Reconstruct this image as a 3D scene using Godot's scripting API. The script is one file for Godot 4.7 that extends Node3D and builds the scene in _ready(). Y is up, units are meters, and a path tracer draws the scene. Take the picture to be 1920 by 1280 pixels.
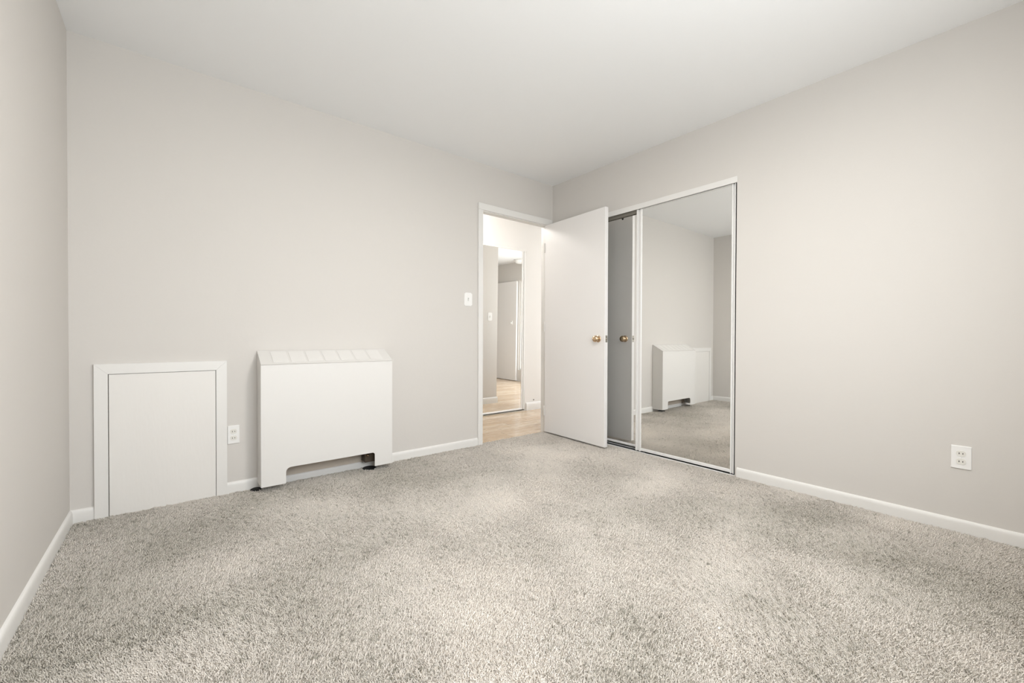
extends Node3D
# Empty carpeted bedroom. Corner of the back wall (z = 0) and the right wall (x = 0) is the origin; the room lies at x < 0, z > 0.

const L := 3.381      # width of the back wall
const D := 3.50       # depth of the room
const H := 2.46       # ceiling height
const HALL := -1.10   # far wall of the hallway
const XF := 2.60      # far wall of the room beyond the hallway

var M := {}
var rng := RandomNumberGenerator.new()

# ---------------------------------------------------------------- helpers
func new_st() -> SurfaceTool:
	var st := SurfaceTool.new()
	st.begin(Mesh.PRIMITIVE_TRIANGLES)
	return st

func tri(st: SurfaceTool, a: Vector3, b: Vector3, c: Vector3, n: Vector3, na = null, nb = null, nc = null) -> void:
	var fa: Vector3 = n if na == null else na
	var fb: Vector3 = n if nb == null else nb
	var fc: Vector3 = n if nc == null else nc
	if (b - a).cross(c - a).dot(n) > 0.0:
		var t := b; b = c; c = t
		var tn := fb; fb = fc; fc = tn
	for q in [[a, fa], [b, fb], [c, fc]]:
		var v: Vector3 = q[0]
		st.set_normal(q[1])
		st.set_uv(Vector2(v.x + v.z, -v.y))
		st.add_vertex(v)

func quad(st: SurfaceTool, a: Vector3, b: Vector3, c: Vector3, d: Vector3, n: Vector3) -> void:
	tri(st, a, b, c, n)
	tri(st, a, c, d, n)

# box from lo to hi with chamfered edges
func box(st: SurfaceTool, lo: Vector3, hi: Vector3, bev := 0.0, xf := Transform3D()) -> void:
	var c := (lo + hi) * 0.5
	var h := (hi - lo) * 0.5
	var b := minf(bev, minf(h.x, minf(h.y, h.z)) * 0.9)
	var bs := xf.basis
	for ax in 3:
		var u := (ax + 1) % 3
		var w := (ax + 2) % 3
		for s in [-1.0, 1.0]:
			var n := Vector3(); n[ax] = s
			var p := []
			for k in [[-1, -1], [1, -1], [1, 1], [-1, 1]]:
				var v := Vector3(); v[ax] = s * h[ax]; v[u] = k[0] * (h[u] - b); v[w] = k[1] * (h[w] - b)
				p.append(xf * (c + v))
			quad(st, p[0], p[1], p[2], p[3], (bs * n).normalized())
			if b <= 0.0:
				continue
			# edges between this face and the +u / -u face
			for s2 in [-1.0, 1.0]:
				var e := []
				for k in [-1.0, 1.0]:
					var v1 := Vector3(); v1[ax] = s * h[ax]; v1[u] = s2 * (h[u] - b); v1[w] = k * (h[w] - b)
					var v2 := Vector3(); v2[ax] = s * (h[ax] - b); v2[u] = s2 * h[u]; v2[w] = k * (h[w] - b)
					e.append([xf * (c + v1), xf * (c + v2)])
				var en := Vector3(); en[ax] = s; en[u] = s2
				quad(st, e[0][0], e[1][0], e[1][1], e[0][1], (bs * en).normalized())
	if b > 0.0:
		for sx in [-1.0, 1.0]:
			for sy in [-1.0, 1.0]:
				for sz in [-1.0, 1.0]:
					var s := Vector3(sx, sy, sz)
					var q := []
					for ax in 3:
						var v := s * (h - Vector3(b, b, b)); v[ax] = s[ax] * h[ax]
						q.append(xf * (c + v))
					tri(st, q[0], q[1], q[2], (bs * s).normalized())

# polygon in the plane of basis x and y, pushed along basis z by depth
func prism(st: SurfaceTool, poly: PackedVector2Array, depth: float, xf := Transform3D(), smooth := false) -> void:
	var idx := Geometry2D.triangulate_polygon(poly)
	var nz := xf.basis.z.normalized()
	for i in range(0, idx.size(), 3):
		var a := poly[idx[i]]; var b := poly[idx[i + 1]]; var c := poly[idx[i + 2]]
		tri(st, xf * Vector3(a.x, a.y, 0), xf * Vector3(b.x, b.y, 0), xf * Vector3(c.x, c.y, 0), -nz)
		tri(st, xf * Vector3(a.x, a.y, depth), xf * Vector3(b.x, b.y, depth), xf * Vector3(c.x, c.y, depth), nz)
	var ccw := not Geometry2D.is_polygon_clockwise(poly)
	var n := poly.size()
	var en := []
	for i in n:
		var d := (poly[(i + 1) % n] - poly[i]).normalized()
		var q := Vector2(d.y, -d.x)
		en.append(q if ccw else -q)
	for i in n:
		var a := poly[i]; var b := poly[(i + 1) % n]
		var m: Vector2 = en[i]
		var m1 := m; var m2 := m
		if smooth:
			var pm: Vector2 = en[(i + n - 1) % n]; var nm: Vector2 = en[(i + 1) % n]
			if pm.dot(m) > 0.7: m1 = (m + pm).normalized()
			if nm.dot(m) > 0.7: m2 = (m + nm).normalized()
		var nn := (xf.basis * Vector3(m.x, m.y, 0)).normalized()
		var n1 := (xf.basis * Vector3(m1.x, m1.y, 0)).normalized()
		var n2 := (xf.basis * Vector3(m2.x, m2.y, 0)).normalized()
		var p0 := xf * Vector3(a.x, a.y, 0); var p1 := xf * Vector3(b.x, b.y, 0)
		var p2 := xf * Vector3(b.x, b.y, depth); var p3 := xf * Vector3(a.x, a.y, depth)
		tri(st, p0, p1, p2, nn, n1, n2, n2)
		tri(st, p0, p2, p3, nn, n1, n2, n1)

# profile of (radius, height) turned round basis y
func lathe(st: SurfaceTool, prof: Array, seg: int, xf := Transform3D()) -> void:
	var norm := []
	for i in prof.size():
		var a: Vector2 = prof[maxi(i - 1, 0)]; var b: Vector2 = prof[mini(i + 1, prof.size() - 1)]
		var d := (b - a).normalized()
		norm.append(Vector2(d.y, -d.x))
	for k in seg:
		var t0 := TAU * k / seg; var t1 := TAU * (k + 1) / seg
		var e0 := Vector3(cos(t0), 0, sin(t0)); var e1 := Vector3(cos(t1), 0, sin(t1))
		for i in prof.size() - 1:
			var p: Vector2 = prof[i]; var q: Vector2 = prof[i + 1]
			var np: Vector2 = norm[i]; var nq: Vector2 = norm[i + 1]
			var a := xf * (e0 * p.x + Vector3(0, p.y, 0)); var b := xf * (e1 * p.x + Vector3(0, p.y, 0))
			var c := xf * (e1 * q.x + Vector3(0, q.y, 0)); var d := xf * (e0 * q.x + Vector3(0, q.y, 0))
			var na := (xf.basis * (e0 * np.x + Vector3(0, np.y, 0))).normalized()
			var nb := (xf.basis * (e1 * np.x + Vector3(0, np.y, 0))).normalized()
			var nc := (xf.basis * (e1 * nq.x + Vector3(0, nq.y, 0))).normalized()
			var nd := (xf.basis * (e0 * nq.x + Vector3(0, nq.y, 0))).normalized()
			var avg := (na + nb + nc + nd).normalized()
			if p.x > 1e-6: tri(st, a, b, c, avg, na, nb, nc)
			if q.x > 1e-6: tri(st, a, c, d, avg, na, nc, nd)

func obj(called: String, st: SurfaceTool, mat: Material, parent: Node = null) -> MeshInstance3D:
	var o := MeshInstance3D.new()
	o.name = called
	o.mesh = st.commit()
	o.material_override = mat
	o.cast_shadow = GeometryInstance3D.SHADOW_CASTING_SETTING_ON
	(self if parent == null else parent).add_child(o, true)
	return o

func tag(o: Node, label: String, category: String, group := "", kind := "") -> Node:
	o.set_meta("label", label)
	o.set_meta("category", category)
	if group: o.set_meta("group", group)
	if kind: o.set_meta("kind", kind)
	return o

func thing(called: String, label: String, category: String, at := Vector3(), turn := 0.0, group := "", kind := "") -> Node3D:
	var o := Node3D.new()
	o.name = called
	o.position = at
	o.rotation.y = turn
	add_child(o, true)
	tag(o, label, category, group, kind)
	return o

func struct(called: String, st: SurfaceTool, mat: Material, label: String, category: String) -> MeshInstance3D:
	var o := obj(called, st, mat)
	tag(o, label, category, "", "structure")
	return o

func paint(c: Color, rough: float, bump := 0.0, scale := 8.0) -> StandardMaterial3D:
	var m := StandardMaterial3D.new()
	m.albedo_color = c
	m.roughness = rough
	if bump > 0.0:
		m.normal_enabled = true
		m.normal_texture = M.bump_texture
		m.normal_scale = bump
		m.uv1_triplanar = true
		m.uv1_world_triplanar = true
		m.uv1_scale = Vector3(scale, scale, scale)
	return m

func metal(c: Color, rough: float, metallic := 1.0) -> StandardMaterial3D:
	var m := StandardMaterial3D.new()
	m.albedo_color = c
	m.metallic = metallic
	m.roughness = rough
	return m

# skirting board: profile (out, up) swept along x from 0 to length; basis z points out of the wall
func skirt(st: SurfaceTool, a: Vector3, b: Vector3, out: Vector3, high := 0.062, thick := 0.012) -> void:
	var along := (b - a).normalized()
	var pr := PackedVector2Array([Vector2(0, -0.012), Vector2(thick, -0.012), Vector2(thick, high * 0.62), Vector2(thick * 0.93, high * 0.78), Vector2(thick * 0.72, high * 0.91), Vector2(thick * 0.4, high * 0.98), Vector2(0, high)])
	prism(st, pr, a.distance_to(b), Transform3D(Basis(out, Vector3.UP, along), a), true)

func rounded(lo: Vector2, hi: Vector2, r: float, seg := 5) -> PackedVector2Array:
	var p := PackedVector2Array()
	for k in 4:
		var c := Vector2([hi.x - r, lo.x + r, lo.x + r, hi.x - r][k], [hi.y - r, hi.y - r, lo.y + r, lo.y + r][k])
		for i in seg + 1:
			var t := PI / 2 * (k + float(i) / seg)
			p.append(c + Vector2(cos(t), sin(t)) * r)
	return p

# ---------------------------------------------------------------- scene
func _ready() -> void:
	rng.seed = 11
	camera_and_light()
	materials()
	room()
	windows()
	hallway()
	carpet()
	hatch()
	radiator_cover()
	bedroom_door()
	closet()
	fittings()

func camera_and_light() -> void:
	var yaw := deg_to_rad(39.0498)
	var pit := deg_to_rad(-0.55664)
	var rol := deg_to_rad(0.17766)
	var fw := Vector3(sin(yaw) * cos(pit), sin(pit), -cos(yaw) * cos(pit))
	var r := Vector3(cos(yaw), 0, sin(yaw))
	var u := r.cross(fw)
	var cam := Camera3D.new()
	cam.name = "camera"
	cam.transform = Transform3D(Basis(r * cos(rol) + u * sin(rol), u * cos(rol) - r * sin(rol), -fw), Vector3(-2.9788, 0.9395, 3.0288))
	cam.fov = 78.309
	cam.near = 0.02
	cam.far = 100.0
	add_child(cam)
	cam.current = true

	var sky_mat := ProceduralSkyMaterial.new()
	sky_mat.sky_top_color = Color(0.86, 0.90, 0.95)
	sky_mat.sky_horizon_color = Color(0.95, 0.96, 0.97)
	sky_mat.ground_horizon_color = Color(0.80, 0.79, 0.76)
	sky_mat.ground_bottom_color = Color(0.66, 0.65, 0.62)
	sky_mat.sky_curve = 0.3
	var sky := Sky.new()
	sky.sky_material = sky_mat
	var env := Environment.new()
	env.background_mode = Environment.BG_SKY
	env.sky = sky
	env.background_energy_multiplier = 3.2
	env.ambient_light_source = Environment.AMBIENT_SOURCE_SKY
	env.tonemap_mode = Environment.TONE_MAPPER_LINEAR
	env.tonemap_exposure = 1.11
	env.sdfgi_enabled = true
	env.ssao_enabled = true
	env.ssil_enabled = true
	var we := WorldEnvironment.new()
	we.name = "environment"
	we.environment = env
	add_child(we)

	# daylight entering by the bedroom window, and by the glass door beyond the hallway
	daylight("daylight_bedroom", Vector3(-2.05, 1.50, D - 0.05), Vector3(0, 0, -1), Vector2(1.7, 1.15), 3.9)
	daylight("added_hallway_daylight", Vector3(1.80, 1.48, HALL + 0.04), Vector3(0, 0, 1), Vector2(1.0, 1.15), 2.3)  # added with the unseen window to brighten the mirrored room
	daylight("daylight_beyond", Vector3(XF - 0.03, 1.1, 0.50), Vector3(-1, 0, 0), Vector2(1.5, 1.7), 2.6)

func daylight(called: String, at: Vector3, towards: Vector3, size: Vector2, energy: float) -> void:
	var l := AreaLight3D.new()
	l.name = called
	l.area_size = size
	l.light_energy = energy
	l.light_color = Color(0.965, 0.985, 1.0)
	l.shadow_enabled = true
	l.set("area_range", 12.0)
	l.set("area_attenuation", 2.0)
	add_child(l)
	l.look_at_from_position(at, at + towards, Vector3.UP)

func materials() -> void:
	var n := FastNoiseLite.new()
	n.seed = 3
	n.frequency = 0.02
	n.fractal_octaves = 4
	var nt := NoiseTexture2D.new()
	nt.noise = n
	nt.width = 512; nt.height = 512
	nt.seamless = true
	nt.as_normal_map = true
	nt.bump_strength = 4.0
	M.bump_texture = nt
	M.wall = paint(Color(0.840, 0.823, 0.802), 0.75, 0.06, 3.0)
	M.ceiling = paint(Color(0.968, 0.97, 0.97), 0.85, 0.05, 3.0)
	M.trim = paint(Color(0.912, 0.904, 0.889), 0.42, 0.05, 5.0)
	M.cover = paint(Color(0.898, 0.889, 0.875), 0.45, 0.03, 2.0)
	M.grille = paint(Color(0.875, 0.865, 0.849), 0.5)
	M.door = paint(Color(0.935, 0.924, 0.915), 0.40, 0.05, 2.0)
	M.plate = paint(Color(0.95, 0.945, 0.935), 0.3)
	M.socket = paint(Color(0.91, 0.90, 0.87), 0.4)
	M.aluminium = paint(Color(0.94, 0.935, 0.925), 0.35)
	M.groove = paint(Color(0.78, 0.78, 0.76), 0.4)
	M.dark = paint(Color(0.05, 0.048, 0.045), 0.8)
	M.slot = paint(Color(0.14, 0.12, 0.10), 0.7)
	M.shade = paint(Color(0.55, 0.53, 0.49), 0.6)
	M.heater = paint(Color(0.31, 0.265, 0.21), 0.7)
	M.dull_beige = paint(Color(0.78, 0.735, 0.68), 0.9)
	M.mirror = metal(Color(0.962, 0.962, 0.955), 0.0)
	M.brass = metal(Color(0.86, 0.755, 0.63), 0.14)
	M.steel = metal(Color(0.72, 0.70, 0.66), 0.3)
	M.hinge = paint(Color(0.90, 0.885, 0.86), 0.4)
	var g := StandardMaterial3D.new()
	g.albedo_color = Color(0.95, 0.97, 0.97, 0.06)
	g.transparency = BaseMaterial3D.TRANSPARENCY_ALPHA
	g.roughness = 0.0
	M.glass = g
	var lamp := StandardMaterial3D.new()
	lamp.albedo_color = Color(0.95, 0.94, 0.9)
	lamp.emission_enabled = true
	lamp.emission = Color(1.0, 0.975, 0.94)
	lamp.emission_energy_multiplier = 1.2
	lamp.roughness = 0.4
	M.lamp = lamp

# ---------------------------------------------------------------- room shell
func room() -> void:
	var st := new_st()
	box(st, Vector3(-L - 0.12, -0.10, -0.005), Vector3(0.70, -0.012, D + 0.15))
	struct("floor", st, paint(Color(0.72, 0.69, 0.64), 0.95), "bedroom subfloor under the grey beige carpet", "floor")

	st = new_st()
	box(st, Vector3(-L - 0.12, H, HALL - 0.12), Vector3(XF + 0.12, H + 0.12, 4.12))
	struct("ceiling", st, M.ceiling, "smooth white painted ceiling without any moulding", "ceiling")

	# back wall, with the doorway near its right end
	st = new_st()
	box(st, Vector3(-L - 0.12, -0.1, -0.06), Vector3(-0.862, H, 0.0))
	box(st, Vector3(-0.862, 2.052, -0.06), Vector3(-0.081, H, 0.0))
	box(st, Vector3(-0.081, -0.1, -0.06), Vector3(0.0, H, 0.0))
	struct("wall_back", st, M.wall, "long greige wall with the radiator cover, access hatch and open doorway", "wall")

	# right wall, with the closet opening
	st = new_st()
	box(st, Vector3(0.0, -0.1, -0.06), Vector3(0.10, H, 0.16))
	box(st, Vector3(0.0, 2.036, 0.16), Vector3(0.10, H, 1.773))
	box(st, Vector3(0.0, -0.1, 1.773), Vector3(0.10, H, D + 0.12))
	struct("wall_right", st, M.wall, "greige wall with the mirrored closet and one power outlet", "wall")

	st = new_st()
	box(st, Vector3(-L - 0.12, -0.1, 0.0), Vector3(-L, H, D + 0.12))
	struct("wall_left", st, M.wall, "plain pale greige wall along the left edge of the view", "wall")

	# front wall behind the camera, with the window that lights the room
	st = new_st()
	var wx0 := -2.95; var wx1 := -1.15; var wy0 := 0.87; var wy1 := 2.12
	box(st, Vector3(-L, -0.1, D), Vector3(wx0, H, D + 0.12))
	box(st, Vector3(wx0, -0.1, D), Vector3(wx1, wy0, D + 0.12))
	box(st, Vector3(wx0, wy1, D), Vector3(wx1, H, D + 0.12))
	box(st, Vector3(wx1, -0.1, D), Vector3(0.0, H, D + 0.12))
	struct("wall_front", st, M.wall, "greige wall behind the viewer holding the bedroom window", "wall")

	# skirting
	st = new_st()
	skirt(st, Vector3(-L, 0, 0), Vector3(-3.291, 0, 0), Vector3.BACK)
	skirt(st, Vector3(-2.725, 0, 0), Vector3(-2.54, 0, 0), Vector3.BACK)
	skirt(st, Vector3(-2.54, 0, 0), Vector3(-1.76, 0, 0), Vector3.BACK, 0.040)
	skirt(st, Vector3(-1.76, 0, 0), Vector3(-0.910, 0, 0), Vector3.BACK)
	struct("baseboard_back", st, M.trim, "low white baseboard along the wall with the radiator cover", "baseboard")
	st = new_st()
	skirt(st, Vector3(0, 0, 1.787), Vector3(0, 0, D), Vector3.LEFT)
	struct("baseboard_right", st, M.trim, "white baseboard under the power outlet right of the closet", "baseboard")
	st = new_st()
	skirt(st, Vector3(-L, 0, 0), Vector3(-L, 0, D), Vector3.RIGHT)
	struct("baseboard_left", st, M.trim, "white baseboard running along the left wall to the corner", "baseboard")
	st = new_st()
	skirt(st, Vector3(-L, 0, D), Vector3(0, 0, D), Vector3.FORWARD)
	struct("baseboard_front", st, M.trim, "white baseboard below the bedroom window behind the viewer", "baseboard")

	# closet interior shell and the boxed wall that backs on to the hallway
	st = new_st()
	box(st, Vector3(0.58, -0.1, -0.42), Vector3(0.65, H, 2.0))
	box(st, Vector3(0.27, -0.1, -0.42), Vector3(0.58, H, -0.06))
	box(st, Vector3(0.10, -0.1, -0.06), Vector3(0.58, H, 0.0))
	box(st, Vector3(0.10, -0.1, 1.90), Vector3(0.58, H, 2.0))
	struct("wall_closet", st, M.wall, "enclosing walls of the closet that also back on to the hallway", "wall")

func windows() -> void:
	var w := thing("window_1", "white framed bedroom window with a sill behind the viewer", "window", Vector3(-2.05, 0.87, D), 0.0, "", "structure")
	window_parts(w, 1.80, 1.25, true, 3)
	var g := thing("window_2", "tall bright glazed balcony window beyond the hallway, seen only in the hall mirror", "window", Vector3(XF, 0.22, 0.56), PI / 2, "", "structure")
	var e := thing("window_3", "added white framed window, unseen past the hallway, brightening the mirrored door and wall", "window", Vector3(1.80, 0.85, HALL), PI, "", "structure")
	window_parts(e, 1.10, 1.25, true, 2)  # added window out of view, lights the door in the hall mirror
	window_parts(g, 1.76, 1.85, false, 2, 0.03)

# window in its own axes: x across, y up from the sill, wall face at z = 0, outside at +z
func window_parts(w: Node3D, wide: float, high: float, sill: bool, lights: int, f := 0.05) -> void:
	var st := new_st()
	box(st, Vector3(-wide / 2, 0, 0.04), Vector3(-wide / 2 + f, high, 0.10), 0.003)
	box(st, Vector3(wide / 2 - f, 0, 0.04), Vector3(wide / 2, high, 0.10), 0.003)
	box(st, Vector3(-wide / 2 + f, 0, 0.04), Vector3(wide / 2 - f, f, 0.10), 0.003)
	box(st, Vector3(-wide / 2 + f, high - f, 0.04), Vector3(wide / 2 - f, high, 0.10), 0.003)
	obj("window_frame", st, M.trim, w)
	for k in range(1, lights):
		st = new_st()
		var x := -wide / 2 + wide * k / lights
		box(st, Vector3(x - 0.02, f, 0.045), Vector3(x + 0.02, high - f, 0.095), 0.003)
		obj("mullion", st, M.trim, w)
	for k in lights:
		st = new_st()
		var x0 := -wide / 2 + wide * k / lights + (f if k == 0 else 0.02)
		var x1 := -wide / 2 + wide * (k + 1) / lights - (f if k == lights - 1 else 0.02)
		box(st, Vector3(x0, f, 0.068), Vector3(x1, high - f, 0.072))
		obj("pane", st, M.glass, w)
	if sill:
		st = new_st()
		box(st, Vector3(-wide / 2 - 0.04, -0.03, -0.03), Vector3(wide / 2 + 0.04, 0.0, 0.0), 0.004)
		obj("window_sill", st, M.trim, w)

# ---------------------------------------------------------------- hallway and the room beyond
func hallway() -> void:
	# planked floor: subfloor slab and single oak planks laid along the hallway
	var fl := thing("floor_hallway", "pale oak plank floor of the hallway beyond the doorway", "floor", Vector3(0, 0, 0), 0.0, "", "structure")
	var st := new_st()
	box(st, Vector3(-2.0, -0.1, HALL - 0.1), Vector3(XF + 0.1, -0.026, -0.005))
	box(st, Vector3(0.70, -0.1, -0.005), Vector3(XF + 0.1, -0.026, 4.1))
	obj("subfloor", st, M.shade, fl)
	var tones := []
	for k in 5:
		var t := [Color(0.84, 0.755, 0.655), Color(0.81, 0.72, 0.615), Color(0.86, 0.785, 0.69), Color(0.82, 0.735, 0.635), Color(0.79, 0.695, 0.585)][k] as Color
		var m := StandardMaterial3D.new()
		m.albedo_color = t
		m.albedo_texture = grain_texture(k)
		m.roughness = 0.15
		m.uv1_scale = Vector3(1.0, 1.0, 1.0)
		m.uv1_triplanar = true
		m.uv1_offset = Vector3(0.13 * k, 0, 0.31 * k)
		tones.append(m)
	var pw := 0.0915
	var long := 0.9
	for r in range(-1, 46):
		var z0 := HALL + pw * r
		if r < 0: continue
		var z1 := z0 + pw
		if z0 > 4.0: break
		var from := -2.0 if z1 <= -0.004 + pw * 0.5 else 0.66
		if z0 > -0.45 and z0 < -0.06: from = -2.0
		var x := from - rng.randf() * long
		while x < XF:
			var x0 := maxf(x, from); var x1 := minf(x + long, XF - 0.002)
			x += long
			if x1 - x0 < 0.03: continue
			# planks stop at the boxed wall
			var zz1 := minf(z1, -0.006) if x0 < 0.6 and z1 > -0.006 and z0 < 0.0 else minf(z1, 4.0)
			st = new_st()
			box(st, Vector3(x0 + 0.0006, -0.026, z0 + 0.0006), Vector3(x1 - 0.0006, -0.012, zz1 - 0.0006), 0.0012)
			obj("plank", st, tones[rng.randi() % 5], fl)

	# walls
	st = new_st()
	box(st, Vector3(-2.1, -0.1, HALL - 0.12), Vector3(-0.72, H, HALL))
	box(st, Vector3(-0.72, 2.062, HALL - 0.12), Vector3(0.582, H, HALL))
	box(st, Vector3(-0.72, -0.1, HALL - 0.12), Vector3(0.582, 2.062, HALL - 0.09))
	box(st, Vector3(0.582, -0.1, HALL - 0.12), Vector3(1.25, H, HALL))
	box(st, Vector3(1.25, -0.1, HALL - 0.12), Vector3(2.35, 0.85, HALL))
	box(st, Vector3(1.25, 2.10, HALL - 0.12), Vector3(2.35, H, HALL))
	box(st, Vector3(2.35, -0.1, HALL - 0.12), Vector3(XF + 0.12, H, HALL))
	struct("wall_hallway", st, paint(Color(0.915, 0.905, 0.892), 0.75), "bright off-white far wall of the hallway around its mirror door", "wall")
	st = new_st()
	box(st, Vector3(-2.1, -0.1, HALL), Vector3(-2.0, H, -0.06))
	struct("wall_hallway_end", st, M.wall, "end wall of the hallway hidden left of the doorway", "wall")
	st = new_st()
	box(st, Vector3(XF, -0.1, HALL), Vector3(XF + 0.1, H, -0.32))
	box(st, Vector3(XF, -0.1, -0.32), Vector3(XF + 0.1, 0.22, 1.44))
	box(st, Vector3(XF, 2.07, -0.32), Vector3(XF + 0.1, H, 1.44))
	box(st, Vector3(XF, -0.1, 1.44), Vector3(XF + 0.1, H, 4.0))
	struct("wall_beyond", st, M.wall, "beige far wall of the room beyond, seen in the hall mirror above a white door", "wall")
	st = new_st()
	box(st, Vector3(0.65, -0.1, 4.0), Vector3(XF + 0.1, H, 4.1))
	box(st, Vector3(0.55, -0.1, 2.0), Vector3(0.65, H, 4.1))
	struct("wall_beyond_end", st, M.wall, "hidden end wall of the room beyond the hallway", "wall")

	# skirting
	st = new_st()
	skirt(st, Vector3(0.607, -0.012, HALL), Vector3(XF, -0.012, HALL), Vector3.BACK, 0.10, 0.014)
	struct("baseboard_hallway", st, M.trim, "white hallway baseboard right of the mirror door", "baseboard")
	st = new_st()
	skirt(st, Vector3(0.27, -0.012, -0.42), Vector3(0.664, -0.012, -0.42), Vector3.FORWARD, 0.085, 0.014)
	skirt(st, Vector3(0.65, -0.012, -0.42), Vector3(0.65, -0.012, 3.9), Vector3.RIGHT, 0.085, 0.014)
	struct("baseboard_corner", st, M.trim, "white baseboard turning a corner, seen at the bottom left of the hall mirror", "baseboard")
	# small nail left in the hall wall
	st = new_st()
	lathe(st, [Vector2(0, 0.006), Vector2(0.006, 0.005), Vector2(0.008, 0.002), Vector2(0.008, 0.0)], 12, Transform3D(Basis(Vector3.RIGHT, Vector3.BACK, Vector3.DOWN), Vector3(0.742, 0.115, HALL)))
	tag(obj("nail", st, M.slot), "small dark nail head in the hallway wall just above its baseboard", "nail")

	# mirrored sliding door in the far wall of the hallway
	var md := thing("hallway_mirror_door", "mirrored closet door in the hallway, seen through the open doorway", "mirror door", Vector3(-0.07, 0.0, HALL - 0.004))
	md.rotation.x = deg_to_rad(0.5)
	st = new_st()
	box(st, Vector3(-0.62, 0.02, -0.012), Vector3(0.606, 2.055, -0.006))
	obj("mirror", st, M.mirror, md)
	st = new_st()
	stile_profile(st, Vector3(0.600, 0.008, -0.018), 0.050, 2.047, 0.020)
	obj("stile", st, M.aluminium, md)
	st = new_st()
	stile_profile(st, Vector3(-0.640, 0.008, -0.018), 0.050, 2.047, 0.020)
	obj("stile", st, M.aluminium, md)
	st = new_st()
	box(st, Vector3(-0.60, 0.006, -0.016), Vector3(0.606, 0.026, -0.001), 0.002)
	obj("bottom_rail", st, M.aluminium, md)
	var tr := thing("trim_1", "white head and floor track of the hallway mirror door", "trim", Vector3(-0.07, 0.0, HALL), 0.0, "", "structure")
	st = new_st()
	box(st, Vector3(-0.65, 2.045, -0.002), Vector3(0.672, 2.082, 0.012), 0.003)
	obj("head_trim", st, M.trim, tr)
	st = new_st()
	box(st, Vector3(-0.65, -0.012, -0.030), Vector3(0.652, -0.002, 0.010), 0.002)
	obj("floor_track", st, M.steel, tr)

	# white door leaf standing against the far wall of the room beyond
	var dr := thing("door_2", "plain white door in the room beyond, seen inside the hall mirror", "door", Vector3(XF, -0.008, 1.815), 0.0, "", "structure")
	st = new_st()
	box(st, Vector3(-0.045, 0.004, -0.355), Vector3(-0.006, 2.07, 0.355), 0.002)
	obj("leaf", st, M.door, dr)
	st = new_st()
	box(st, Vector3(-0.056, 1.17, -0.235), Vector3(-0.045, 1.25, -0.185), 0.003)
	box(st, Vector3(-0.075, 1.185, -0.222), Vector3(-0.056, 1.215, -0.198), 0.003)
	obj("latch", st, M.plate, dr)
	# light fixtures
	var cl := thing("ceiling_light", "round flush ceiling light glimpsed at the top of the hall mirror", "ceiling light", Vector3(2.47, H, 1.28), 0.0)
	lamp_parts(cl, 0.10, 0.0, false)
	var hl := thing("ceiling_light", "round flush ceiling light of the hallway, hidden above the doorway", "ceiling light", Vector3(-0.62, H, -0.66), 0.0)
	lamp_parts(hl, 0.15, 0.5)

	var bl := thing("ceiling_light", "added round ceiling light of the bedroom, unseen, brightening its carpet and walls", "ceiling light", Vector3(-1.75, H, 2.1), 0.0)
	lamp_parts(bl, 0.20, 0.0)  # added lamp out of view, lifts the carpet and walls
	var down := AreaLight3D.new()
	down.name = "added_downlight"
	down.area_size = Vector2(0.3, 0.3)
	down.light_energy = 2.2
	down.light_color = Color(1.0, 0.98, 0.95)
	down.shadow_enabled = true
	down.position = Vector3(0, -0.11, 0)
	down.rotation.x = -PI / 2
	bl.add_child(down)

	var sw := thing("light_switch", "cream switch plate on the hallway wall, seen only in the hall mirror", "light switch", Vector3(0.515, 1.222, -0.42), PI)
	switch_parts(sw, 0.075, 0.115)

func lamp_parts(o: Node3D, r: float, energy: float, lit := true) -> void:
	var st := new_st()
	lathe(st, [Vector2(0, 0), Vector2(r + 0.01, 0), Vector2(r + 0.01, -0.018), Vector2(r, -0.022), Vector2(0, -0.022)], 32)
	obj("base", st, M.plate, o)
	st = new_st()
	lathe(st, [Vector2(r - 0.005, -0.022), Vector2(r * 0.96, -0.04), Vector2(r * 0.8, -0.06), Vector2(r * 0.5, -0.075), Vector2(0, -0.08)], 32)
	obj("shade", st, M.lamp if lit else M.plate, o)
	if energy <= 0.0:
		return
	var l := OmniLight3D.new()
	l.name = "glow"
	l.position = Vector3(0, -0.14, 0)
	l.light_energy = energy
	l.light_color = Color(1.0, 0.985, 0.965)
	l.light_size = 0.1
	l.omni_range = 12.0
	l.omni_attenuation = 2.0
	l.shadow_enabled = true
	o.add_child(l)

# door stile: two raised ribs with a shallow groove between; wide along x, high along y, front face towards +z
func stile_profile(st: SurfaceTool, at: Vector3, wide: float, high: float, deep: float) -> void:
	var g := deep * 0.3
	var a := wide * 0.34; var b := wide * 0.66
	var p := PackedVector2Array([Vector2(0, 0), Vector2(wide, 0), Vector2(wide, deep - 0.002), Vector2(wide - 0.002, deep), Vector2(b + 0.002, deep), Vector2(b, deep - 0.003), Vector2(b, g), Vector2(a, g), Vector2(a, deep - 0.003), Vector2(a - 0.002, deep), Vector2(0.002, deep), Vector2(0, deep - 0.002)])
	# polygon x = across, polygon y = out (z); pushed up along y
	prism(st, p, high, Transform3D(Basis(Vector3.RIGHT, Vector3.BACK, Vector3.UP), at))

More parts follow.
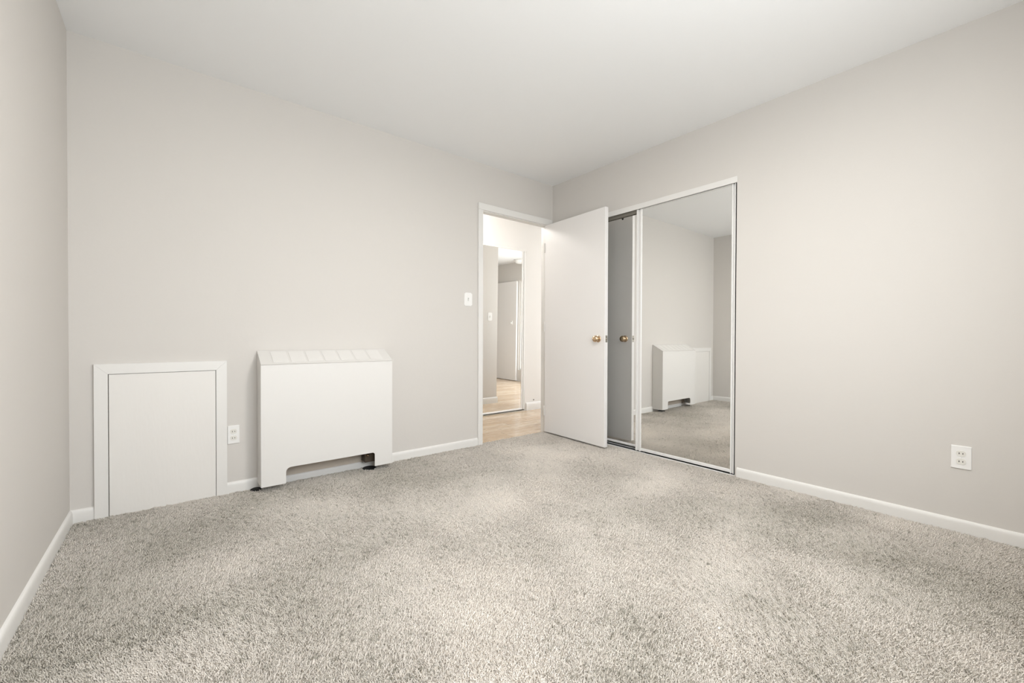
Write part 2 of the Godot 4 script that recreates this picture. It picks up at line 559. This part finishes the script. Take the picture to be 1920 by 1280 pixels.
func grain_texture(k: int) -> NoiseTexture2D:
	var n := FastNoiseLite.new()
	n.seed = 20 + k
	n.frequency = 0.012
	n.fractal_octaves = 3
	n.domain_warp_enabled = true
	n.domain_warp_amplitude = 14.0
	var r := Gradient.new()
	r.offsets = PackedFloat32Array([0.0, 0.45, 0.6, 1.0])
	r.colors = PackedColorArray([Color(0.86, 0.82, 0.77), Color(1, 1, 1), Color(0.95, 0.93, 0.90), Color(0.99, 0.98, 0.97)])
	var t := NoiseTexture2D.new()
	t.noise = n
	t.width = 256; t.height = 1024
	t.seamless = true
	t.color_ramp = r
	return t

# ---------------------------------------------------------------- carpet
func carpet() -> void:
	# one small clump of six bent yarn ends, copied over the whole floor
	var st := new_st()
	var kinds := 11
	for k in kinds:
		var a := TAU * k / kinds + rng.randf() * 0.8
		var p := Vector3(cos(a), 0, sin(a)) * rng.randf_range(0.0005, 0.0075)
		var dir := Vector3(rng.randf_range(-0.7, 0.9), 1.0, rng.randf_range(-0.8, 0.8)).normalized()
		var bend := Vector3(rng.randf_range(-0.8, 1.0), -0.55, rng.randf_range(-0.9, 0.9))
		var pts := []
		var dirs := []
		var q := p
		for s in 4:
			pts.append(q); dirs.append(dir)
			q += dir * 0.0050
			dir = (dir + bend * 0.34).normalized()
		var rad := [0.0010, 0.00145, 0.00135, 0.0008]
		var tone := rng.randf_range(0.90, 1.05)
		for s in 3:
			var f0: Vector3 = dirs[s]; var f1: Vector3 = dirs[s + 1]
			var sd := f0.cross(Vector3(0.3, 0.2, 1)).normalized()
			for j in 4:
				var c := []
				for m in [[s, j], [s, j + 1], [s + 1, j + 1], [s + 1, j]]:
					var ff: Vector3 = f0 if m[0] == s else f1
					var e := sd.rotated(f0, TAU * m[1] / 4.0)
					e = (e - ff * e.dot(ff)).normalized()
					c.append([pts[m[0]] + e * rad[m[0]], e])
				st.set_color(Color(tone, tone, tone))
				var nn: Vector3 = (c[0][1] + c[1][1]).normalized()
				tri(st, c[0][0], c[1][0], c[2][0], nn, c[0][1], c[1][1], c[2][1])
				tri(st, c[0][0], c[2][0], c[3][0], nn, c[0][1], c[2][1], c[3][1])
	var mesh := st.commit()
	var mat := StandardMaterial3D.new()
	mat.albedo_color = Color(1, 1, 1)
	mat.vertex_color_use_as_albedo = true
	mat.roughness = 0.95
	mesh.surface_set_material(0, mat)

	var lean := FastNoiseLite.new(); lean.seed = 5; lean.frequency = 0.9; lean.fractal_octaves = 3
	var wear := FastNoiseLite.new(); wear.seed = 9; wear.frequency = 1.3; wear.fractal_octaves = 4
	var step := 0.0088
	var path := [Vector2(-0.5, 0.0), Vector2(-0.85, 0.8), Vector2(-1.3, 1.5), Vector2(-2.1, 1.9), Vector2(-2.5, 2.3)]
	# x, z, strength and radius of the darker patches
	var dark_patches := [[-0.30, 2.29, 0.6, 0.16], [-0.64, 2.75, 0.6, 0.25], [-1.44, 2.33, 0.5, 0.14], [-1.9, 2.32, 0.8, 0.2], [-0.76, 2.32, 0.35, 0.15], [-1.13, 0.36, 0.4, 0.25], [-2.2, 0.25, 0.8, 0.35], [-3.1, 0.4, 0.8, 0.4], [-3.25, 1.2, 0.9, 0.25], [-1.13, 1.0, 0.2, 0.15]]
	var places := []
	var tints := []
	var nx := int((L - 0.006) / step); var nz := int((D - 0.0) / step)
	for i in nx:
		for j in range(-3, nz):
			var x := -L + 0.008 + (i + rng.randf()) * step
			var z := 0.0 + (j + rng.randf()) * step
			if z < 0.008 and (x < -0.85 or x > -0.085): continue
			if z > D - 0.01 or z < -0.022: continue
			if x > -0.002 or (x > -0.013 and z > 1.775): continue
			# the carpet is cut away round the two heating pipes
			if Vector2(x, z).distance_to(Vector2(-1.881, 0.0535)) < 0.047 or Vector2(x, z).distance_to(Vector2(-2.580, 0.0375)) < 0.031: continue
			# nothing inside the baseboards and under the hatch
			if x < -L + 0.013 or (z < 0.014 and x < -0.9): continue
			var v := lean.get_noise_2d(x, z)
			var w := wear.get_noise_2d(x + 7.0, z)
			var swath := 0.0
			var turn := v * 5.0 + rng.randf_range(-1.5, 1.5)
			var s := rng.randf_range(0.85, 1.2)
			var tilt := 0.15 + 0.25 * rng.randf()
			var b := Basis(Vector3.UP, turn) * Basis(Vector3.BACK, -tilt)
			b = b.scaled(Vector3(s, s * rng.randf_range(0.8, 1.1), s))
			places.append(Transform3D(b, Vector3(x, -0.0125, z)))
			# tint only: lighter along a band from the doorway, darker in the listed patches
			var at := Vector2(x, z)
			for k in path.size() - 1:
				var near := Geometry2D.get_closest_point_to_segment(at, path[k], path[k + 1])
				swath = maxf(swath, exp(-at.distance_squared_to(near) / 0.12))
			w += 0.36 * (swath - 0.32)
			for q in dark_patches:
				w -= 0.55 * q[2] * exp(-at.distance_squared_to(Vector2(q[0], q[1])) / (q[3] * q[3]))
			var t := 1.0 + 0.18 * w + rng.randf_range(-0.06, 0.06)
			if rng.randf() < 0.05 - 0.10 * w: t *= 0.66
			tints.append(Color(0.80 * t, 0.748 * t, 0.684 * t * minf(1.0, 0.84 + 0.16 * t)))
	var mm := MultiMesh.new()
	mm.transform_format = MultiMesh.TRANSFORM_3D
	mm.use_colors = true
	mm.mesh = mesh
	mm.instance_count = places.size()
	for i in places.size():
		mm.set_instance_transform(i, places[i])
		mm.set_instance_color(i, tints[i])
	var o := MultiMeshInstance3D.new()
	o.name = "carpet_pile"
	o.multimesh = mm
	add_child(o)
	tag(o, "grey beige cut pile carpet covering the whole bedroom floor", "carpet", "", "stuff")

	st = new_st()
	box(st, Vector3(-0.006, 0.0, -0.004), Vector3(0.005, 0.004, 0.004), 0.0018, Transform3D(Basis(Vector3.UP, 0.5), Vector3(-1.608, 0.0, 2.406)))
	tag(obj("paper_scrap", st, M.socket), "tiny white scrap lying on the carpet near the viewer", "scrap")

# ---------------------------------------------------------------- access hatch
func hatch() -> void:
	var o := thing("access_hatch", "square white painted access hatch in the wall left of the radiator cover", "hatch", Vector3(-3.008, 0, 0))
	var zo := 0.018
	var half := 0.283; var inn := 0.2305; var top := 0.795; var it := 0.742
	# mitred casing boards, face and edges
	for s in [-1.0, 1.0]:
		var st := new_st()
		prism(st, PackedVector2Array([Vector2(s * half, -0.012), Vector2(s * inn, -0.012), Vector2(s * inn, it - 0.0006), Vector2(s * half, top - 0.0006)]), zo, Transform3D(Basis(), Vector3(0, 0, 0)))
		obj("casing_side", st, M.trim, o)
	var st := new_st()
	prism(st, PackedVector2Array([Vector2(-half, top), Vector2(half, top), Vector2(inn, it), Vector2(-inn, it)]), zo)
	obj("casing_head", st, M.trim, o)
	st = new_st()
	box(st, Vector3(-inn - 0.002, -0.012, 0.0003), Vector3(inn + 0.002, it + 0.002, 0.003))
	obj("backing", st, M.heater, o)
	st = new_st()
	var ply := paint(Color(0.918, 0.906, 0.888), 0.45)
	var n := FastNoiseLite.new(); n.seed = 41; n.frequency = 0.02; n.fractal_octaves = 3
	var nt := NoiseTexture2D.new(); nt.noise = n; nt.width = 512; nt.height = 512; nt.seamless = true; nt.as_normal_map = true; nt.bump_strength = 3.0
	ply.normal_enabled = true
	ply.normal_texture = nt
	ply.normal_scale = 0.12
	ply.uv1_scale = Vector3(6.0, 0.9, 1.0)
	box(st, Vector3(-inn + 0.0028, -0.012, 0.003), Vector3(inn - 0.0024, it - 0.0022, 0.0135), 0.0012)
	obj("panel", st, ply, o)

# ---------------------------------------------------------------- radiator cover
func radiator_cover() -> void:
	var x0 := -2.568; var x1 := -1.749
	var dz := 0.145; var yb := 0.034; var yt := 0.773; var yw := 0.851
	var o := thing("radiator_cover", "white sheet metal radiator cover with a sloping grille top against the wall", "radiator cover", Vector3((x0 + x1) / 2, 0, 0.0015))
	var h := (x1 - x0) / 2
	# front panel with the notch cut along its lower edge
	var n0 := -2.434 - (x0 + x1) / 2; var n1 := -1.876 - (x0 + x1) / 2; var nt := 0.131; var r := 0.028
	var p := PackedVector2Array([Vector2(-h, yb), Vector2(n0, yb)])
	for i in 7:
		var t := PI / 12 * i
		p.append(Vector2(n0 + r - r * cos(t), nt - r + r * sin(t)))
	for i in 7:
		var t := PI / 12 * i
		p.append(Vector2(n1 - r * 0.6 + r * 0.6 * sin(t), nt - r * 0.6 + r * 0.6 * cos(t)))
	p.append_array(PackedVector2Array([Vector2(n1, yb), Vector2(h, yb), Vector2(h, yt), Vector2(-h, yt)]))
	var st := new_st()
	prism(st, p, 0.004, Transform3D(Basis(), Vector3(0, 0, dz - 0.004)), true)
	# the returned flange round the sheet
	box(st, Vector3(-h, yt - 0.004, dz - 0.012), Vector3(h, yt, dz - 0.004))
	obj("front_panel", st, M.cover, o)
	for s in [-1.0, 1.0]:
		st = new_st()
		var sp := PackedVector2Array([Vector2(0.0, yb), Vector2(dz - 0.004, yb), Vector2(dz - 0.004, yt), Vector2(0.0, yw)])
		prism(st, sp, 0.003, Transform3D(Basis(Vector3.BACK, Vector3.UP, Vector3.LEFT), Vector3(-h + 0.003 if s < 0 else h, 0, 0)))
		obj("side_panel", st, M.cover, o)
	# sloping top: sheet with seven raised grille panels
	var run := Vector2(dz, yt).distance_to(Vector2(0, yw))
	var dn := Vector3(0, yt - yw, dz).normalized()
	var up := dn.cross(Vector3.RIGHT).normalized()
	var xf := Transform3D(Basis(Vector3.RIGHT, up, dn), Vector3(0, yw, 0.003))
	st = new_st()
	box(st, Vector3(-h, -0.004, 0.0), Vector3(h, 0.0, run + 0.001), 0.0, xf)
	obj("sloping_top", st, M.grille, o)
	var g0 := -h + 0.062; var g1 := h - 0.055
	for k in 7:
		st = new_st()
		var a := g0 + (g1 - g0) * k / 7.0; var b := g0 + (g1 - g0) * (k + 1) / 7.0
		box(st, Vector3(a + 0.006, 0.0, 0.016), Vector3(b - 0.006, 0.0022, run - 0.018), 0.0018, xf)
		obj("grille_panel", st, M.cover, o)
	# what shows through the notch: the heating element with its valve, and the pipe collars on the floor
	st = new_st()
	box(st, Vector3(-h + 0.04, 0.30, 0.02), Vector3(h - 0.16, 0.60, 0.09), 0.004)
	obj("heating_element", st, M.heater, o)
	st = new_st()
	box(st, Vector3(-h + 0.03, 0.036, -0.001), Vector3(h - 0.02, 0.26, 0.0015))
	obj("beige_plate", st, M.dull_beige, o)  # added beige plate, darkens the wall seen through the notch
	st = new_st()
	box(st, Vector3(n1 - 0.050, 0.052, 0.016), Vector3(n1 + 0.10, 0.20, 0.085), 0.004)
	obj("valve_box", st, M.heater, o)
	st = new_st()
	lathe(st, [Vector2(0.0, 0.0), Vector2(0.010, 0.0), Vector2(0.010, 0.02), Vector2(0.006, 0.022), Vector2(0.006, 0.03), Vector2(0.0, 0.03)], 12, Transform3D(Basis(Vector3.RIGHT, Vector3.BACK, Vector3.DOWN), Vector3(n1 - 0.035, 0.108, 0.085)))
	obj("valve_stem", st, M.brass, o)
	for c in [[n1 - 0.005, 0.052, 0.046], [-h - 0.012, 0.036, 0.030]]:
		st = new_st()
		var rr: float = c[2]
		lathe(st, [Vector2(0.0, -0.012), Vector2(rr, -0.012), Vector2(rr, 0.002), Vector2(rr * 0.85, 0.0045), Vector2(0.013, 0.0045), Vector2(0.0, 0.0045)], 24, Transform3D(Basis(), Vector3(c[0], 0, c[1])))
		obj("pipe_collar", st, M.dark, o)

# ---------------------------------------------------------------- door
func bedroom_door() -> void:
	var xl := -0.855; var xr := -0.088; var top := 2.045
	# jambs and casing
	var c := thing("trim_2", "white casing and jambs round the open bedroom doorway", "trim", Vector3(xl, 0, 0), 0.0, "", "structure")
	var w := xr - xl
	var st := new_st()
	box(st, Vector3(-0.007, -0.012, -0.064), Vector3(0.0, top, 0.004), 0.001)
	obj("jamb", st, M.trim, c)
	st = new_st()
	box(st, Vector3(w, -0.012, -0.064), Vector3(w + 0.007, top, 0.004), 0.001)
	obj("jamb", st, M.trim, c)
	st = new_st()
	box(st, Vector3(-0.007, top, -0.064), Vector3(w + 0.007, top + 0.007, 0.004), 0.001)
	obj("jamb_head", st, M.trim, c)
	for back in [false, true]:
		var z0 := -0.064 - 0.016 if back else 0.0
		st = new_st()
		box(st, Vector3(-0.055, -0.012, z0), Vector3(-0.007, top + 0.007, z0 + 0.018), 0.003)
		obj("casing_side", st, M.trim, c)
		st = new_st()
		box(st, Vector3(w + 0.007, -0.012, z0), Vector3(w + 0.07, top + 0.007, z0 + 0.018), 0.003)
		obj("casing_side", st, M.trim, c)
		st = new_st()
		box(st, Vector3(-0.055, top + 0.007, z0), Vector3(w + 0.07, top + 0.066, z0 + 0.018), 0.003)
		obj("casing_head", st, M.trim, c)
	# strike plate on the left jamb
	st = new_st()
	box(st, Vector3(0.0, 0.885, -0.045), Vector3(0.0025, 0.955, -0.012), 0.0008)
	obj("strike_plate", st, M.steel, c)
	# threshold strip where carpet meets planks
	st = new_st()
	box(st, Vector3(0.0, -0.02, -0.036), Vector3(w, -0.007, -0.022), 0.002)
	obj("threshold", st, M.shade, c)

	# the leaf stands open against the closet; own axes: x along the leaf from the hinge, z = thickness towards the closet
	var face0 := Vector2(-0.126, 0.022); var face1 := Vector2(-0.158, 0.787)
	var along := Vector3(face1.x - face0.x, 0, face1.y - face0.y)
	var wide := along.length()
	var ex := along.normalized()
	var d := Node3D.new()
	d.name = "door_1"
	add_child(d)
	d.transform = Transform3D(Basis(ex, Vector3.UP, ex.cross(Vector3.UP)), Vector3(face0.x, 0, face0.y))
	tag(d, "flush white bedroom door standing wide open in front of the closet", "door", "", "structure")
	# ex.cross(up) points to -x (room side), so the leaf extends to -z
	st = new_st()
	box(st, Vector3(0, 0.014, -0.038), Vector3(wide, 2.038, 0), 0.002)
	obj("leaf", st, M.door, d)
	var kx := wide - 0.072; var ky := 0.930
	for s in [1.0, -1.0]:
		st = new_st()
		var xf := Transform3D(Basis(Vector3.RIGHT, Vector3(0, 0, s), Vector3(0, -s, 0)), Vector3(kx, ky, 0.0 if s > 0 else -0.038))
		lathe(st, [Vector2(0.030, 0.0), Vector2(0.029, 0.004), Vector2(0.020, 0.008), Vector2(0.011, 0.010), Vector2(0.0115, 0.014), Vector2(0.018, 0.019), Vector2(0.0265, 0.027), Vector2(0.0285, 0.036), Vector2(0.027, 0.045), Vector2(0.0205, 0.0525), Vector2(0.0095, 0.056), Vector2(0.0, 0.0565)], 32, xf)
		obj("door_knob", st, M.brass, d)
	st = new_st()
	box(st, Vector3(wide - 0.001, ky - 0.029, -0.031), Vector3(wide + 0.0012, ky + 0.029, -0.007), 0.0005)
	var lp := obj("latch_plate", st, M.steel, d)
	st = new_st()
	lathe(st, [Vector2(0.0075, 0.0), Vector2(0.0075, 0.006), Vector2(0.0, 0.009)], 12, Transform3D(Basis(Vector3.UP, Vector3.RIGHT, Vector3.BACK), Vector3(wide + 0.001, ky, -0.019)))
	obj("latch_bolt", st, M.steel, lp)
	for y in [1.82, 1.045, 0.22]:
		st = new_st()
		lathe(st, [Vector2(0.0, -0.048), Vector2(0.006, -0.046), Vector2(0.006, 0.046), Vector2(0.0, 0.048)], 12, Transform3D(Basis(), Vector3(-0.004, y, 0.003)))
		box(st, Vector3(-0.003, y - 0.045, -0.034), Vector3(0.0, y + 0.045, -0.002))
		obj("hinge", st, M.hinge, d)
	# dark bumper high on the side that faces the closet mirror
	st = new_st()
	lathe(st, [Vector2(0.009, 0.0), Vector2(0.008, 0.006), Vector2(0.0, 0.008)], 14, Transform3D(Basis(Vector3.RIGHT, Vector3.FORWARD, Vector3.UP), Vector3(kx - 0.03, 2.022, -0.038)))
	obj("bumper", st, M.dark, d)

# ---------------------------------------------------------------- closet with sliding mirror doors
func closet() -> void:
	var z0 := 0.16; var z1 := 1.773
	var c := thing("trim_3", "white header fascia and floor track of the bedroom closet", "trim", Vector3(0, 0, 0), 0.0, "", "structure")
	var st := new_st()
	box(st, Vector3(-0.004, 1.996, z0), Vector3(0.006, 2.038, z1 + 0.002), 0.0015)
	obj("head_fascia", st, M.trim, c)
	st = new_st()
	box(st, Vector3(0.006, 2.018, z0), Vector3(0.10, 2.036, z1))
	box(st, Vector3(0.036, 1.976, z0), Vector3(0.040, 2.018, z1))
	box(st, Vector3(0.080, 1.976, z0), Vector3(0.084, 2.018, z1))
	obj("head_track", st, M.shade, c)
	st = new_st()
	box(st, Vector3(0.0, -0.012, z0), Vector3(0.0045, 0.0035, z1), 0.001)
	box(st, Vector3(0.034, -0.008, z0), Vector3(0.038, -0.005, z1), 0.001)
	box(st, Vector3(0.078, -0.008, z0), Vector3(0.082, 0.004, z1), 0.001)
	obj("floor_track_rib", st, M.aluminium, c)
	st = new_st()
	box(st, Vector3(0.0045, -0.012, z0), Vector3(0.10, -0.008, z1))
	obj("floor_track_base", st, M.dark, c)

	mirror_door("sliding_mirror_door", "full height sliding mirror door at the right end of the closet, nearest the room", 0.014, 0.972, 1.760, 0.050, 0.026, 1.998, 0.006, false)
	mirror_door("sliding_mirror_door", "sliding mirror door mostly hidden behind the open white door", 0.045, 0.175, 1.060, 0.03, 0.03, 2.01, 0.022, true)
	# closet floor and dark lining
	st = new_st()
	box(st, Vector3(0.10, -0.012, 0.0), Vector3(0.58, 0.0, 1.90))
	struct("floor_closet", st, M.shade, "bare closet floor behind the sliding mirror doors", "floor")

# mirror door in the plane x = front; from za to zb along z; widths of its two stiles
func mirror_door(called: String, label: String, front: float, za: float, zb: float, wa: float, wb: float, top: float, bot: float, rear: bool) -> void:
	var o := Node3D.new()
	o.name = called
	add_child(o, true)
	tag(o, label, "mirror door")
	# own axes: x runs along +z of the room, z looks to -x into the room
	o.transform = Transform3D(Basis(Vector3(0, 0, 1), Vector3.UP, Vector3(-1, 0, 0)), Vector3(front, 0, za))
	var w := zb - za
	var st := new_st()
	box(st, Vector3(wa * 0.7, bot + 0.004, -0.014), Vector3(w - wb * 0.7, top - 0.003, -0.006))
	obj("mirror", st, M.mirror, o)
	st = new_st()
	box(st, Vector3(0.004, bot + 0.004, -0.020), Vector3(w - 0.004, top - 0.003, -0.0145))
	obj("backing", st, M.dark, o)
	for s in 2:
		st = new_st()
		var ww := wa if s == 0 else wb
		stile_profile(st, Vector3(0.0 if s == 0 else w - wb, bot, -0.018), ww, top - bot, 0.018)
		obj("stile", st, M.aluminium, o)
	st = new_st()
	box(st, Vector3(wa, bot + (0.004 if not rear else 0.0), -0.016), Vector3(w - wb, bot + 0.026 if not rear else bot + 0.018, -0.001), 0.0015)
	obj("bottom_rail", st, M.aluminium, o)
	st = new_st()
	box(st, Vector3(wa, top - 0.006, -0.016), Vector3(w - wb, top, -0.002), 0.0015)
	obj("top_rail", st, M.aluminium, o)
	if not rear:
		st = new_st()
		box(st, Vector3(w + 0.0002, bot, -0.018), Vector3(w + 0.0035, top, -0.002))
		obj("dark_gap_strip", st, M.dark, o)  # dark strip put in for the black shadow of the gap
	for x in [wa + 0.06, w - wb - 0.03]:
		st = new_st()
		box(st, Vector3(x - 0.02, -0.008, -0.017), Vector3(x + 0.02, bot + 0.004, -0.007), 0.001)
		obj("roller", st, M.dark, o)

# ---------------------------------------------------------------- outlets and switch
func fittings() -> void:
	var a := thing("wall_outlet", "small white power outlet between the access hatch and the radiator cover", "power outlet", Vector3(-2.6915, 0.347, 0.0), 0.0)
	outlet_parts(a, 0.061, 0.110)
	var b := thing("wall_outlet", "white power outlet on the right wall above its baseboard", "power outlet", Vector3(0.0, 0.3635, 2.827), -PI / 2)
	outlet_parts(b, 0.070, 0.112)
	var s := thing("light_switch", "white toggle light switch beside the open doorway", "light switch", Vector3(-1.008, 1.264, 0.0), 0.0)
	switch_parts(s, 0.080, 0.114)

func outlet_parts(o: Node3D, w: float, h: float) -> void:
	var st := new_st()
	prism(st, rounded(Vector2(-w / 2, -h / 2), Vector2(w / 2, h / 2), 0.003, 3), 0.002, Transform3D(), true)
	box(st, Vector3(-w / 2 + 0.0005, -h / 2 + 0.0005, 0.0015), Vector3(w / 2 - 0.0005, h / 2 - 0.0005, 0.006), 0.0035)
	obj("plate", st, M.plate, o)
	for s in [-1.0, 1.0]:
		st = new_st()
		var c := Vector2(0, s * 0.0195)
		var p := PackedVector2Array()
		for i in 24:
			var t := TAU * i / 24
			p.append(c + Vector2(clampf(cos(t) * 0.0172, -0.0172, 0.0172), clampf(sin(t) * 0.0172, -0.0135, 0.0135)))
		prism(st, p, 0.0025, Transform3D(Basis(), Vector3(0, 0, 0.0058)), true)
		var face := obj("socket", st, M.socket, o)
		for k in [[-0.0062, 0.0085], [0.0062, 0.0070]]:
			st = new_st()
			var x: float = k[0]; var hh: float = k[1]
			box(st, Vector3(c.x + x - 0.0013, c.y - hh / 2, 0.0070), Vector3(c.x + x + 0.0013, c.y + hh / 2, 0.0087))
			obj("slot", st, M.slot, face)
	st = new_st()
	lathe(st, [Vector2(0.003, 0.0), Vector2(0.0026, 0.001), Vector2(0.0, 0.0014)], 12, Transform3D(Basis(Vector3.RIGHT, Vector3.BACK, Vector3.DOWN), Vector3(0, 0, 0.006)))
	obj("screw", st, M.plate, o)

func switch_parts(o: Node3D, w: float, h: float) -> void:
	var st := new_st()
	var a := w / 2; var b := h / 2; var k := 0.010
	var oct := PackedVector2Array([Vector2(-a, -b + k), Vector2(-a + k, -b + k * 0.5), Vector2(-a + k, -b), Vector2(a - k, -b), Vector2(a - k, -b + k * 0.5), Vector2(a, -b + k), Vector2(a, b - k), Vector2(a - k, b - k * 0.5), Vector2(a - k, b), Vector2(-a + k, b), Vector2(-a + k, b - k * 0.5), Vector2(-a, b - k)])
	prism(st, oct, 0.004)
	var inner := PackedVector2Array()
	for v in oct:
		inner.append(v * 0.91)
	prism(st, inner, 0.0018, Transform3D(Basis(), Vector3(0, 0, 0.004)))
	obj("plate", st, M.plate, o)
	st = new_st()
	box(st, Vector3(-0.006, -0.013, 0.0050), Vector3(0.006, 0.013, 0.0063))
	obj("toggle_slot", st, M.groove, o)
	st = new_st()
	box(st, Vector3(-0.0045, -0.010, 0.0), Vector3(0.0045, 0.002, 0.014), 0.0015, Transform3D(Basis(Vector3.RIGHT, 0.4), Vector3(0, 0, 0.0052)))
	obj("toggle", st, M.plate, o)
	for s in [-1.0, 1.0]:
		st = new_st()
		lathe(st, [Vector2(0.003, 0.0), Vector2(0.0026, 0.001), Vector2(0.0, 0.0014)], 12, Transform3D(Basis(Vector3.RIGHT, Vector3.BACK, Vector3.DOWN), Vector3(0, s * 0.030, 0.0058)))
		obj("screw", st, M.plate, o)
